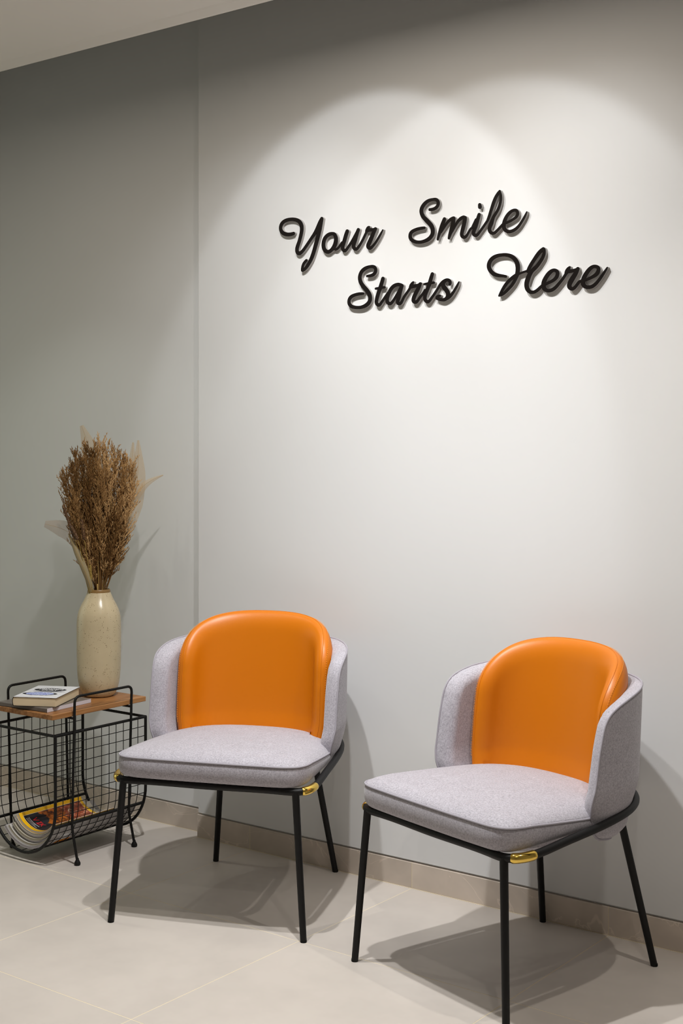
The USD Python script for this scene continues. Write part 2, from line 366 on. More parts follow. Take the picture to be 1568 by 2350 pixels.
# ------------------------------------------------------------------ armchairs
PY, PA_, PB_, PN = 0.03, 0.277, 0.225, 2.3    # plan of the shell: straight sides, rounded back
def _plan():
    t = np.linspace(0, np.pi / 2, 200)
    x = PA_ * np.sin(t) ** (2 / PN); y = PY + PB_ * np.cos(t) ** (2 / PN)
    P = np.c_[x, y]
    tail = np.c_[np.linspace(PA_, 0.268, 30)[1:], np.linspace(PY, -0.06, 30)[1:]]
    return np.vstack([P, tail])
PLAN = _plan()
PS = np.r_[0, np.cumsum(np.linalg.norm(np.diff(PLAN, axis=0), axis=1))]
PT = np.gradient(PLAN, axis=0); PT /= np.linalg.norm(PT, axis=1, keepdims=True)
PNRM = np.c_[-PT[:, 1], PT[:, 0]]              # outward for the right half
def plan_s(y):                                 # arc length from the middle of the back to where the side reaches y
    m = PLAN[:, 0] > 0.1
    return np.interp(-np.asarray(y, float), -PLAN[m, 1], PS[m])
def shell_map(lean, n0):
    def f(s, z, n):
        s, z, n = np.asarray(s, float), np.asarray(z, float), np.asarray(n, float) + n0
        a = np.abs(s); x = np.interp(a, PS, PLAN[:, 0]); y = np.interp(a, PS, PLAN[:, 1])
        nx, ny = np.interp(a, PS, PNRM[:, 0]), np.interp(a, PS, PNRM[:, 1])
        k = np.interp(z, [0.345, 0.355, 0.37, 0.39, 0.405, 0.425, 0.45, 0.48], [0.80, 0.86, 0.905, 0.925, 0.935, 0.95, 0.977, 1.0])
        return np.stack([np.sign(s) * (x + nx * n) * k, (y + ny * n) * k + lean(z), z], -1)
    return f

def seat_outline(n=160):
    H = [(0.10, -0.2835), (0.18, -0.2815), (0.222, -0.2765), (0.247, -0.262), (0.2595, -0.235), (0.2625, -0.20), (0.2605, -0.10), (0.255, -0.01), (0.232, 0.08), (0.165, 0.155), (0.08, 0.185)]
    P = [(0, -0.284)] + H + [(0, 0.19)] + [(-x, y) for x, y in H[::-1]]
    return smoothpath(P, n, closed=True)
def seam_z(y): return np.interp(y, [-0.3, -0.2, 0.0, 0.2], [0.4365, 0.4345, 0.417, 0.412])

RING_R = 0.0095
def ring_half():
    return [(0, -0.262, 0.3715), (0.20, -0.262, 0.372), (0.236, -0.2615, 0.372), (0.2585, -0.2505, 0.373), (0.2700, -0.230, 0.3745), (0.2735, -0.205, 0.3765), (0.2735, -0.12, 0.387), (0.2705, -0.01, 0.3995), (0.2625, 0.075, 0.410), (0.233, 0.157, 0.418), (0.168, 0.226, 0.4235), (0.088, 0.261, 0.4255)]

def make_chair(label, loc, rot):
    t = thing('armchair', label, 'chair', loc, rot, 'two armchairs along the wall')
    # upholstered shell with the piping along its outer edge
    lean_s = lambda z: 0.06 * np.maximum(0, z - 0.45)
    fs = shell_map(lean_s, 0.0)
    zz = np.array([0.352, 0.358, 0.37, 0.39, 0.41, 0.43, 0.45, 0.49, 0.53, 0.57, 0.60, 0.625, 0.643, 0.657, 0.669, 0.679, 0.688, 0.6955])
    yy = np.array([0.10, 0.05, 0.012, -0.006, -0.013, -0.017, -0.020, -0.0165, -0.012, -0.0075, -0.002, 0.004, 0.014, 0.030, 0.056, 0.088, 0.132, 0.185])
    ss = plan_s(yy)
    R = np.c_[ss, zz]
    poly = Polygon(np.vstack([R, [(0.10, 0.699), (0.0, 0.6995), (-0.10, 0.699)], np.c_[-R[::-1, 0], R[::-1, 1]]]))
    sh = obj('back_shell', pillow(poly, fs, 0.0028, 0.043, 0.026, 0.016, 2.3), M_fab, t, smooth=50)
    edge = smoothpath(np.vstack([R, [(0.10, 0.699), (0.0, 0.6995), (-0.10, 0.699)], np.c_[-R[::-1, 0], R[::-1, 1]]]), 220)
    obj('piping', tube(fs(edge[:, 0], edge[:, 1], np.full(len(edge), 0.0012)), 0.0026, 7), M_pipe, sh)
    # leather back cushion
    lean_c = lambda z: 0.12 * np.maximum(-0.05, z - 0.44)
    fc = shell_map(lean_c, -0.070)
    se = plan_s(0.050)
    ztop, zc, m_ = 0.769, 0.615, 2.35
    a = np.linspace(0, np.pi / 2, 24)
    arch = np.c_[se * np.cos(a) ** (2 / m_), zc + (ztop - zc) * np.sin(a) ** (2 / m_)]
    low = np.array([(se * 0.985, 0.405), (se * 0.99, 0.45), (se, 0.53), (se * 1.003, 0.58)])
    half = np.vstack([low, arch[:-1]])
    pc = Polygon(np.vstack([half, [(0, ztop)], np.c_[-half[::-1, 0], half[::-1, 1]]]))
    cu = obj('back_cushion', pillow(pc, fc, 0.029, 0.024, 0.050, 0.014, 2.0), M_leather, t, smooth=60)
    st = []
    rim = pc.buffer(-0.004).exterior
    Ls = rim.length
    for d in np.arange(0, Ls, 0.0065):
        p0, p1 = rim.interpolate(d), rim.interpolate(d + 0.0042)
        if p0.y < 0.46: continue
        q3 = fc(np.array([p0.x, p1.x]), np.array([p0.y, p1.y]), np.full(2, 0.0138))
        st.append(tube(q3, 0.0006, 4))
    obj('stitching', join(st), M_stitch, cu)
    seam = pc.exterior; q3 = [seam.interpolate(u, normalized=True) for u in np.linspace(0, 1, 260)[:-1]]
    obj('seam', tube(fc(np.array([p.x for p in q3]), np.array([p.y for p in q3]), np.full(len(q3), 0.0)), 0.0011, 5, closed=True), M_leather, cu)
    # seat cushion
    O = seat_outline(); n = len(O)
    T = np.roll(O, -1, 0) - np.roll(O, 1, 0); T /= np.linalg.norm(T, axis=1, keepdims=True); N = np.c_[T[:, 1], -T[:, 0]]
    zs = seam_z(O[:, 1]); zb = np.interp(O[:, 1], [-0.3, -0.2, 0.0, 0.2], [0.381, 0.384, 0.392, 0.395])
    rings = []
    for off, u in ((-0.030, -0.02), (-0.014, -0.01), (-0.006, 0.06), (0.0005, 0.2), (0.0030, 0.42), (0.0035, 0.62), (0.0025, 0.80), (0.0008, 0.91), (-0.0016, 0.985)):
        rings.append(np.c_[O + N * off, zb + (zs - zb) * u])
    c0 = np.array([0, -0.05])
    for f in (0.992, 0.982, 0.965, 0.94, 0.905, 0.86, 0.80, 0.72, 0.62, 0.5, 0.36, 0.2, 0.08):
        zt = 0.4615 + (zs - 0.4615) * (0.50 * f ** 2.6 + 0.50 * f ** 16)
        rings.append(np.c_[c0 + (O - c0) * f, zt])
    V = np.vstack(rings + [[(0, -0.05, 0.4615)], [(0, -0.05, 0.381)]]); F = []
    for i in range(len(rings) - 1):
        for q_ in range(n):
            q2 = (q_ + 1) % n
            F += [(i * n + q_, i * n + q2, (i + 1) * n + q2), (i * n + q_, (i + 1) * n + q2, (i + 1) * n + q_)]
    L = (len(rings) - 1) * n
    for q_ in range(n):
        q2 = (q_ + 1) % n; F += [(L + q_, L + q2, len(V) - 2), (q2, q_, len(V) - 1)]
    se_ = trimesh.Trimesh(V, np.array(F), process=False); se_.fix_normals()
    s_ = obj('seat_cushion', se_, M_fab, t, smooth=60)
    obj('piping', tube(np.c_[O + N * 0.0008, zs], 0.0025, 7, closed=True), M_pipe, s_)
    # upholstered underside, a shallow pan behind the front rail
    Bp = smoothpath([(0, -0.215), (0.15, -0.21), (0.215, -0.17), (0.222, -0.05), (0.205, 0.08), (0.14, 0.17), (0, 0.205), (-0.14, 0.17), (-0.205, 0.08), (-0.222, -0.05), (-0.215, -0.17), (-0.15, -0.21)], 80, closed=True)
    rr = [np.c_[Bp * f, np.full(80, z)] for f, z in ((0.0, 0.3525), (0.6, 0.3525), (0.86, 0.354), (0.95, 0.359), (1.0, 0.370), (1.0, 0.384), (0.0, 0.384))]
    V = np.vstack(rr); F = []
    for i in range(len(rr) - 1):
        for q_ in range(80):
            q2 = (q_ + 1) % 80; F += [(i * 80 + q_, i * 80 + q2, (i + 1) * 80 + q2), (i * 80 + q_, (i + 1) * 80 + q2, (i + 1) * 80 + q_)]
    pan = trimesh.Trimesh(V, np.array(F), process=True); pan.fix_normals()
    obj('seat_base', pan, M_fab, t, smooth=40)
    # steel frame
    Hh = ring_half()
    loop = smoothpath([Hh[0]] + Hh[1:] + [(0, 0.2715, 0.426)] + [(-x, y, z) for x, y, z in Hh[1:][::-1]], 200, closed=True)
    obj('frame_ring', tube(loop, RING_R, 14, closed=True), M_black, t, smooth=True)
    for sx in (-1, 1):
        cap = smoothpath([(sx * x, y, z) for x, y, z in [(0.2530, -0.2548, 0.3727), (0.2585, -0.2505, 0.373), (0.2665, -0.239, 0.3739), (0.2715, -0.224, 0.375), (0.2735, -0.205, 0.3765)]], 18)
        rad = np.full(18, RING_R + 0.0016); rad[[0, -1]] -= 0.0012
        obj('corner_cap', tube(cap, rad, 16), M_gold, t, smooth=40)
    for sx in (-1, 1):
        for foot, top in (((0.2656, -0.2812, 0.0), (0.2385, -0.2622, 0.372)), ((0.1878, 0.2812, 0.0), (0.1375, 0.2080, 0.385))):
            A, B = np.array(foot), np.array(top); A[0] *= sx; B[0] *= sx
            ts = np.linspace(0.006, 1, 8)[:, None]
            lg = obj('leg', tube(A + (B - A) * ts, np.linspace(0.0084, 0.0095, 8), 14), M_black, t, smooth=40)
            d = (B - A) / np.linalg.norm(B - A)
            fp = lathe([(0, 0), (0.0080, 0), (0.0084, 0.0012), (0.0084, 0.006), (0, 0.006)], 14); fp.apply_translation(A); 
            obj('foot_pad', fp, M_rubber, lg, smooth=30)
    return t

chair0 = make_chair('orange and grey armchair on the left, beside the wire magazine table', (-2.4715, -0.3459, 0), 0.3728)
def dup(root, name, loc, rot, label):
    x = UsdGeom.Xform.Define(stage, numbered('/World/' + name))
    x.GetPrim().GetReferences().AddInternalReference(root.GetPath())
    p = x.GetPrim()
    p.GetAttribute('xformOp:translate').Set(Gf.Vec3d(*loc)); p.GetAttribute('xformOp:rotateZ').Set(math.degrees(rot))
    p.SetInstanceable(True)
    was = root.GetCustomData()
    return tag(p, label, was['category'], was['group'])
dup(chair0, 'armchair', (-1.6099, -0.3385, 0), -0.2858, 'orange and grey armchair on the right, nearest the camera, under the word Here')

# ------------------------------------------------------------------ wall lettering (strokes as x, z, width in tenths of a millimetre on the wall)
LETTERS = json.loads('''{"Your":[[[[-25611,18951,114],[-25790,18938,126],[-25954,18971,132],[-26085,19060,133],[-26124,19165,133],[-26078,19287,133],[-25954,19363,127],[-25757,19389,120],[-25563,19366,125],[-25401,19294,136],[-25311,19172,147],[-25298,19033,142],[-25343,18837,136],[-25417,18643,136],[-25482,18473,142],[-25459,18366,137],[-25385,18332,131],[-25272,18385,119],[-25112,18540,113],[-24921,18747,112],[-24762,18931,123],[-24636,19142,128],[-24535,19286,123]],[[-24535,19281,128],[-24589,19063,145],[-24661,18822,156],[-24746,18582,151],[-24832,18341,146],[-24927,18138,141],[-25042,17973,124],[-25160,17857,113],[-25272,17799,85]],[[-25272,17816,113],[-25272,17891,102],[-25230,18001,96],[-25160,18070,96],[-25118,18104,85]]],[[[-24135,18804,110],[-24291,18782,127],[-24425,18676,139],[-24472,18507,145],[-24425,18355,139],[-24300,18279,127],[-24160,18331,133],[-24042,18468,154],[-24002,18636,149],[-24042,18758,127],[-24135,18804,110]],[[-24080,18361,99],[-23965,18338,88],[-23857,18427,82],[-23780,18513,77]]],[[[-23588,18817,136],[-23649,18677,142],[-23719,18488,142],[-23750,18331,131],[-23688,18260,115],[-23566,18339,98],[-23429,18498,92],[-23293,18679,97],[-23193,18803,119]],[[-23187,18822,124],[-23254,18663,135],[-23323,18476,141],[-23350,18337,130],[-23278,18270,114],[-23157,18346,97],[-23022,18520,91],[-22923,18680,91]]],[[[-22923,18680,81],[-22881,18773,102],[-22833,18853,96],[-22792,18873,64]],[[-22872,18772,134],[-22798,18784,118],[-22679,18777,107],[-22554,18794,91]],[[-22575,18786,123],[-22679,18609,144],[-22798,18403,150],[-22833,18310,134],[-22780,18257,118],[-22664,18302,96],[-22501,18472,85],[-22383,18629,74],[-22310,18736,48]]]],"Smile":[[[[-20701,19148,92],[-20576,19149,102],[-20457,19204,111],[-20415,19311,111],[-20465,19393,106],[-20576,19417,97],[-20743,19400,107],[-20897,19305,128],[-20978,19173,133],[-20950,19030,138],[-20821,18876,138],[-20687,18746,143],[-20604,18598,142],[-20609,18458,137],[-20715,18340,127],[-20883,18279,113],[-21080,18269,103],[-21249,18320,114],[-21357,18424,119],[-21346,18541,119],[-21221,18618,108],[-21052,18649,103],[-20883,18655,92]]],[[[-20212,18832,116],[-20286,18682,126],[-20368,18482,111],[-20432,18288,76]],[[-20327,18478,76],[-20176,18660,86],[-20026,18795,100],[-19917,18830,105]],[[-19911,18818,130],[-19957,18603,135],[-20017,18425,125],[-20066,18286,80]],[[-20012,18401,75],[-19862,18605,85],[-19713,18774,104],[-19579,18822,104]],[[-19544,18791,134],[-19571,18634,134],[-19633,18434,129],[-19633,18307,114],[-19565,18267,104],[-19458,18343,84],[-19324,18495,79]]],[[[-19324,18495,74],[-19191,18709,88]],[[-19091,18836,113],[-19160,18638,128],[-19239,18441,123],[-19266,18330,113],[-19199,18282,103],[-19086,18353,88],[-18940,18514,83],[-18835,18639,83]],[[-19072,19102,113],[-19064,19046,127]]],[[[-18835,18639,83],[-18757,18801,97],[-18691,18974,107],[-18600,19190,111],[-18444,19409,72]],[[-18444,19409,63],[-18406,19236,87],[-18452,19016,96],[-18535,18856,97],[-18639,18721,107],[-18712,18548,136],[-18765,18417,121],[-18723,18318,107],[-18639,18288,97],[-18535,18343,87],[-18419,18439,82],[-18328,18520,82]]],[[[-18302,18518,82],[-18148,18554,81],[-17995,18621,86],[-17893,18721,100],[-17918,18820,95],[-18020,18842,91],[-18148,18782,105],[-18256,18659,115],[-18315,18508,120],[-18302,18383,115],[-18199,18295,105],[-18046,18295,100],[-17893,18376,90],[-17766,18515,81],[-17665,18660,71],[-17615,18759,42]]]],"Starts":[[[[-22870,17452,80],[-22736,17456,102],[-22602,17511,117],[-22558,17604,117],[-22602,17687,112],[-22721,17718,102],[-22885,17697,113],[-23040,17618,129],[-23124,17479,135],[-23109,17320,140],[-22989,17154,140],[-22849,17011,145],[-22765,16861,144],[-22780,16717,139],[-22909,16610,129],[-23094,16563,108],[-23306,16577,108],[-23472,16641,120],[-23527,16742,120],[-23481,16861,120],[-23336,16931,108],[-23170,16956,103],[-23010,16957,86]]],[[[-22307,17332,132],[-22366,17169,138],[-22454,16960,138],[-22528,16749,133],[-22528,16641,122],[-22454,16588,112],[-22351,16665,95],[-22220,16812,90],[-22132,16913,90]],[[-22558,17068,80],[-22410,17077,85],[-22249,17084,85]]],[[[-21654,17098,104],[-21769,17130,110],[-21943,17086,121],[-22082,16934,132],[-22152,16772,132],[-22141,16651,121],[-22059,16603,111],[-21943,16686,94],[-21813,16856,89],[-21689,17037,89]],[[-21640,17081,120],[-21706,16908,136],[-21778,16699,131],[-21792,16617,120],[-21726,16582,110],[-21602,16711,94],[-21468,16879,88],[-21368,17002,83]]],[[[-21368,17002,88],[-21306,17103,109],[-21254,17159,67]],[[-21311,17040,129],[-21226,17044,113],[-21113,17054,103],[-21000,17102,82]],[[-21028,17083,118],[-21135,16891,139],[-21240,16710,134],[-21249,16629,124],[-21175,16588,113],[-21062,16675,92],[-20916,16829,82],[-20860,16907,82]]],[[[-20614,17332,122],[-20678,17162,132],[-20770,16936,133],[-20854,16755,128],[-20846,16625,118],[-20762,16573,107],[-20659,16648,92],[-20525,16802,86],[-20428,16923,86]],[[-20879,17072,77],[-20748,17084,82],[-20559,17093,81]]],[[[-20428,16923,81],[-20318,17054,96],[-20194,17122,106],[-20085,17130,100],[-20025,17079,105],[-20036,17010,90]],[[-20181,17114,101],[-20263,17015,131],[-20208,16919,141],[-20112,16808,141],[-20090,16714,141],[-20161,16615,116],[-20304,16597,101],[-20456,16658,111]],[[-20456,16669,111],[-20409,16706,91],[-20346,16715,66]],[[-20112,16635,116],[-19976,16722,100],[-19853,16870,85],[-19772,16991,70],[-19737,17057,40]]]],"Here":[[[[-18249,17089,82],[-18414,17121,98],[-18594,17171,119],[-18724,17273,129],[-18783,17403,135],[-18741,17544,129],[-18608,17641,119],[-18414,17677,103],[-18221,17663,107],[-18057,17599,122],[-17935,17476,137],[-17886,17330,147],[-17894,17176,137],[-17943,17025,112],[-18057,16855,97],[-18194,16729,92],[-18331,16629,87],[-18464,16580,57]],[[-18464,16585,57],[-18381,16711,87],[-18249,16881,102],[-18112,17002,102],[-17962,17098,91]],[[-17949,17102,76],[-17813,17139,71],[-17597,17188,70]],[[-17584,17175,101],[-17504,17322,110],[-17384,17477,115],[-17251,17631,120],[-17118,17732,99]],[[-17097,17723,89],[-17113,17548,104],[-17211,17404,110],[-17344,17262,115],[-17477,17155,125],[-17571,16997,151],[-17619,16835,146],[-17584,16691,136],[-17464,16607,105],[-17330,16633,100],[-17211,16723,90]]],[[[-17184,16744,90],[-17052,16793,89],[-16882,16851,94],[-16730,16956,113],[-16699,17077,113],[-16777,17139,99],[-16908,17105,119],[-17034,16979,129],[-17113,16821,134],[-17097,16691,129],[-16986,16620,109],[-16829,16642,104],[-16673,16766,93],[-16530,16918,88],[-16452,17028,88]]],[[[-16452,17028,98],[-16393,17127,122],[-16342,17186,63]],[[-16414,17083,127],[-16259,17082,102],[-16101,17127,82]],[[-16111,17121,111],[-16208,16962,136],[-16331,16787,146],[-16357,16685,132],[-16285,16615,107],[-16162,16682,92],[-16055,16789,87]]],[[[-16030,16799,87],[-15877,16817,87],[-15701,16877,96],[-15550,16980,119],[-15525,17088,110],[-15625,17146,100],[-15751,17106,115],[-15872,16982,125],[-15958,16828,130],[-15953,16701,125],[-15852,16630,111],[-15701,16637,105],[-15525,16773,95],[-15376,16955,81],[-15276,17090,47]]]]}''')
def stroke_poly(S):
    P = np.array(S, float) / 10000
    if len(P) > 2:
        t = np.r_[0, np.cumsum(np.linalg.norm(np.diff(P[:, :2], axis=0), axis=1))]
        P = CubicSpline(t, P)(np.linspace(0, t[-1], max(12, int(t[-1] / 0.0022))))
    disks = [Point(x, z).buffer(max(w, 0.003) / 2, 12) for x, z, w in P]
    return unary_union([unary_union([a, b]).convex_hull for a, b in zip(disks, disks[1:])])
WORDS = {'Your': 'black script lettering reading Your, first word of the upper line', 'Smile': 'black script lettering reading Smile, second word of the upper line',
         'Starts': 'black script lettering reading Starts, first word of the lower line', 'Here': 'black script lettering reading Here, second word of the lower line'}
for word, label in WORDS.items():
    polys, used = [], None
    for strokes in LETTERS[word]:
        g = unary_union([stroke_poly(s) for s in strokes]).buffer(-0.0006).simplify(0.00012)
        polys.append(g if used is None else g.difference(used.buffer(0.00025)))
        used = g if used is None else used.union(g)
    x0, z0 = used.bounds[0], used.bounds[1]
    t = thing('wall_lettering', label, 'lettering', (x0, 0, z0), 0, 'script words on the wall')
    for g in polys:
        def made(off, d):
            ms = [extrude(q, d) for h in getattr(g, 'geoms', [g]) if h.area > 4e-6 for q in [h.buffer(off) if off else h] if not q.is_empty]
            m = join(ms); v = m.vertices.copy()
            return m, v
        m, v = made(0, 0.0022); m.vertices = np.c_[v[:, 0] - x0, -v[:, 2] - 0.0096, v[:, 1] - z0]; m.invert()
        m2, v = made(-0.0006, 0.0004); m2.vertices = np.c_[v[:, 0] - x0, -v[:, 2] - 0.0116, v[:, 1] - z0]; m2.invert()
        lt = obj('letter', join([m, m2]), M_sign, t, smooth=30)
        m, v = made(-0.0002, 0.0096); m.vertices = np.c_[v[:, 0] - x0, -v[:, 2] - 0.0003, v[:, 1] - z0]; m.invert()
        obj('letter_back', m, M_signedge, lt, smooth=30)

# ------------------------------------------------------------------ wire magazine table
TX, TY = -3.2125, -0.32
tb = thing('side_table', 'small wooden side table with a black wire magazine basket, left of the armchairs', 'side table', (TX, TY, 0))
PZ0, PZ1 = 0.4425, 0.4575
obj('tabletop', bevel_box(-0.1415, 0.1415, -0.192, 0.192, PZ0, PZ1, 0.0012), M_wood, tb, smooth=30)
for sx in (-1, 1):
    X = 0.1545 * sx
    path = [(X + 0.007 * (1 if sx > 0 else 2.6) , -0.113, 0.012), (X - 0.013 * sx, -0.116, 0.105), (X, -0.117, 0.503), (X, 0.117, 0.503), (X - 0.013 * sx, 0.117, 0.105), (X + 0.007 * (1 if sx > 0 else 2.6), 0.121, 0.012)]
    hd = obj('handle_frame', tube(fillet(path, 0.020, 6), 0.0040, 10), M_iron, tb, smooth=50)
    for p in (path[0], path[-1]):
        b = lathe([(0, 0), (0.0078, 0.0), (0.0094, 0.003), (0.0092, 0.008), (0.0070, 0.0125), (0.0045, 0.017), (0.004, 0.021), (0, 0.021)], 16); b.apply_translation((p[0], p[1], 0))
        obj('ball_foot', b, M_iron, hd, smooth=50)
for y in (-0.117, 0.117):
    obj('cross_bar', tube([(-0.152, y, 0.4380), (0, y, 0.4380), (0.152, y, 0.4380)], 0.0038, 8), M_iron, tb, smooth=50)
UR, UC, UT = 0.1465, 0.175, 0.395
def upath(r, n=28):
    a = np.linspace(0, -np.pi, n)
    return np.vstack([[(r, UT)], [(r, UC + 0.11)], np.c_[r * np.cos(a), UC + r * np.sin(a)], [(-r, UC + 0.11)], [(-r, UT)]])
for y in (-0.185, 0.185):
    u = upath(UR); obj('basket_hoop', tube(np.c_[u[:, 0], np.full(len(u), y), u[:, 1]], 0.0046, 10), M_iron, tb, smooth=50)
    obj('basket_end_bar', tube([(-UR, y, UT), (0, y, UT), (UR, y, UT)], 0.0044, 8), M_iron, tb, smooth=50)
for x, z in ((UR, UT), (-UR, UT), (0.1365, 0.121), (-0.1325, 0.108)):
    obj('basket_rail', tube([(x, -0.187, z), (x, 0, z), (x, 0.187, z)], 0.0044, 8), M_iron, tb, smooth=50)
wires = []
uu = upath(UR - 0.003, 24)
for k in range(1, 12):
    y = -0.185 + 0.37 * k / 12 + rng.uniform(-0.0012, 0.0012)
    w = uu.copy(); wires.append(tube(np.c_[w[:, 0] + rng.uniform(-0.0006, 0.0006), np.full(len(w), y) + np.linspace(0, rng.uniform(-0.002, 0.002), len(w)), w[:, 1]], 0.0012, 5))
ul = np.r_[0, np.cumsum(np.linalg.norm(np.diff(uu, axis=0), axis=1))]
for d in np.arange(0.030, ul[-1] - 0.02, 0.0302):
    x, z = np.interp(d, ul, uu[:, 0]), np.interp(d, ul, uu[:, 1]); wires.append(tube([(x, -0.186, z), (x, 0, z + rng.uniform(-0.0008, 0.0008)), (x, 0.186, z)], 0.0012, 5))
tag(obj('wire_mesh', join(wires), M_iron, tb, smooth=60), kind='stuff')

# ------------------------------------------------------------------ magazines lying in the basket
top_c = np.array([(-0.0500, 0.1310), (-0.0465, 0.1250), (-0.0335, 0.1110), (-0.0155, 0.1010), (0.0145, 0.0920), (0.0465, 0.0925), (0.0800, 0.1030), (0.1030, 0.1200)])
a_ = np.radians(np.linspace(-139, -26, 40)); low_c = np.c_[0.1395 * np.cos(a_), UC + 0.1395 * np.sin(a_)]
top_c = smoothpath(top_c, 40)
N_MAG = 7
def layer(f): return low_c + (top_c - low_c) * f
def slab(c0, c1, y0, y1):
    n = len(c0); ring = np.vstack([c0, c1[::-1]]); m = len(ring)
    V = np.vstack([np.c_[ring[:, 0], np.full(m, y), ring[:, 1]] for y in (y0, y1)]); F = []
    for i in range(m):
        j = (i + 1) % m; F += [(i, j, m + j), (i, m + j, m + i)]
    for i in range(n - 1):
        a, b, c, d = i, i + 1, m - 2 - i, m - 1 - i
        F += [(a, d, c), (a, c, b), (m + a, m + b, m + c), (m + a, m + c, m + d)]
    t = trimesh.Trimesh(V, np.array(F), process=False); t.fix_normals(); return t
labels = ['grey glossy magazine at the very bottom of the basket, orange print on its cover', 'pale magazine second from the bottom of the basket', 'dark grey magazine third from the bottom of the basket', 'beige magazine in the middle of the basket stack', 'grey magazine third from the top of the basket stack', 'off-white magazine directly under the yellow-bordered one', 'yellow-bordered magazine with an amber cover picture on top of the basket stack']
fr = np.array([0, 0.16, 0.31, 0.44, 0.58, 0.72, 0.85, 1.0])
ycuts = [(-0.172, 0.165), (-0.168, 0.150), (-0.160, 0.168), (-0.165, 0.142), (-0.158, 0.112), (-0.162, 0.095), (-0.160, 0.090)]
for k in range(N_MAG):
    t = thing('magazine', labels[k], 'magazine', (TX, TY, 0), 0, 'magazines in the wire basket')
    f0, f1 = fr[k] + 0.006, fr[k + 1] - 0.006
    cut = slice(0 if k == 0 else rng.integers(0, 3), 40 - (0 if k in (0, 1, 6) else rng.integers(0, 5)))
    g = 0.10 * (f1 - f0); y0, y1 = ycuts[k]
    obj('pages', slab(layer(f0 + g)[cut], layer(f1 - g)[cut], y0 + 0.001, y1 - 0.001), M_paperwhite if k % 2 == 0 else M_mag[3], t, smooth=50)
    mc = M_yellow if k == 6 else M_mag[k % 4]
    obj('cover', join([slab(layer(f1 - g)[cut], layer(f1)[cut], y0, y1), slab(layer(f0)[cut], layer(f0 + g)[cut], y0, y1)]), mc, t, smooth=50)
    C = layer(f1 if k else f0)[cut]
    U = np.r_[0, np.cumsum(np.linalg.norm(np.diff(C, axis=0), axis=1))]
    def on(u, v, h, C=C, U=U, sgn=1 if k else -1):
        x, z = np.interp(u, U, C[:, 0]), np.interp(u, U, C[:, 1]); tx, tz = np.interp(u, U, np.gradient(C[:, 0])), np.interp(u, U, np.gradient(C[:, 1])); l = np.hypot(tx, tz)
        return np.stack([x - tz / l * h * sgn, v, z + tx / l * h * sgn], -1)
    def panel(poly, h, name, m, parent):
        us = np.arange(poly.bounds[0], poly.bounds[2], 0.004); strips = [poly.intersection(sbox(u, -1, u + 0.004, 1)) for u in us]
        g_ = extrude(MultiStrip(strips), 0.0002); v = g_.vertices.copy()
        g_.vertices = on(v[:, 0], v[:, 1], v[:, 2] + h); g_.fix_normals(); obj(name, g_, m, parent, smooth=False)
    def MultiStrip(ss):
        return shapely.geometry.GeometryCollection([q for s_ in ss for q in getattr(s_, 'geoms', [s_]) if q.geom_type == 'Polygon' and q.area > 1e-9])
    if k == 6:
        W_ = U[-1]; b = 0.0125
        panel(sbox(b, y0 + b, W_ - b, y1 - b), 0.0001, 'cover_picture', M_photo, t)
        rr_ = np.random.default_rng(3)
        edge = [(u, y0 + 0.066 + 0.018 * rr_.random() + (0.016 if 0.03 < u < 0.06 else 0)) for u in np.linspace(b, W_ - b, 26)]
        panel(Polygon([(b, y0 + b), (W_ - b, y0 + b)] + edge[::-1]), 0.0004, 'cover_picture', M_ink, t)
        edge = [(u, y1 - 0.085 - 0.02 * rr_.random()) for u in np.linspace(b, W_ - b, 26)]
        panel(Polygon([(b, y1 - b), (W_ - b, y1 - b)] + edge[::-1]), 0.0004, 'cover_picture', M_photored, t)
        w = 0.0012
        for rx in ((b - w, y0 + b - w, b, y1 - b + w), (W_ - b, y0 + b - w, W_ - b + w, y1 - b + w), (b, y0 + b - w, W_ - b, y0 + b), (b, y1 - b, W_ - b, y1 - b + w)):
            panel(sbox(*rx), 0.0004, 'cover_line', M_cream, t)
        for ch, u_ in (('V', 0.027), ('I', 0.049), ('K', 0.060)):
            tm = meshkit.text_mesh(ch, 0.0180, 0.0002, bold=True); v = tm.vertices.copy(); tm.vertices = on(v[:, 0] + u_, v[:, 1] + y0 + 0.036, v[:, 2] + 0.0007); tm.fix_normals(); obj('cover_letter', tm, M_red, t, smooth=False)
        for i in range(3):
            panel(sbox(0.022, y0 + 0.0175 + i * 0.005, 0.075 - 0.012 * (i % 2), y0 + 0.0195 + i * 0.005), 0.0007, 'cover_text_line', M_white, t)
        ring_ = Point(0.040, y1 - 0.068).buffer(0.0085).difference(Point(0.040, y1 - 0.068).buffer(0.0058))
        panel(ring_, 0.0007, 'cover_letter', M_cream, t)
    if k == 0:
        panel(sbox(0.163, y0 + 0.050, 0.204, y0 + 0.105), 0.0002, 'cover_print', M_orangeprint, t)
        panel(sbox(0.215, y0 + 0.045, 0.238, y0 + 0.095), 0.0002, 'cover_print', M_white, t)

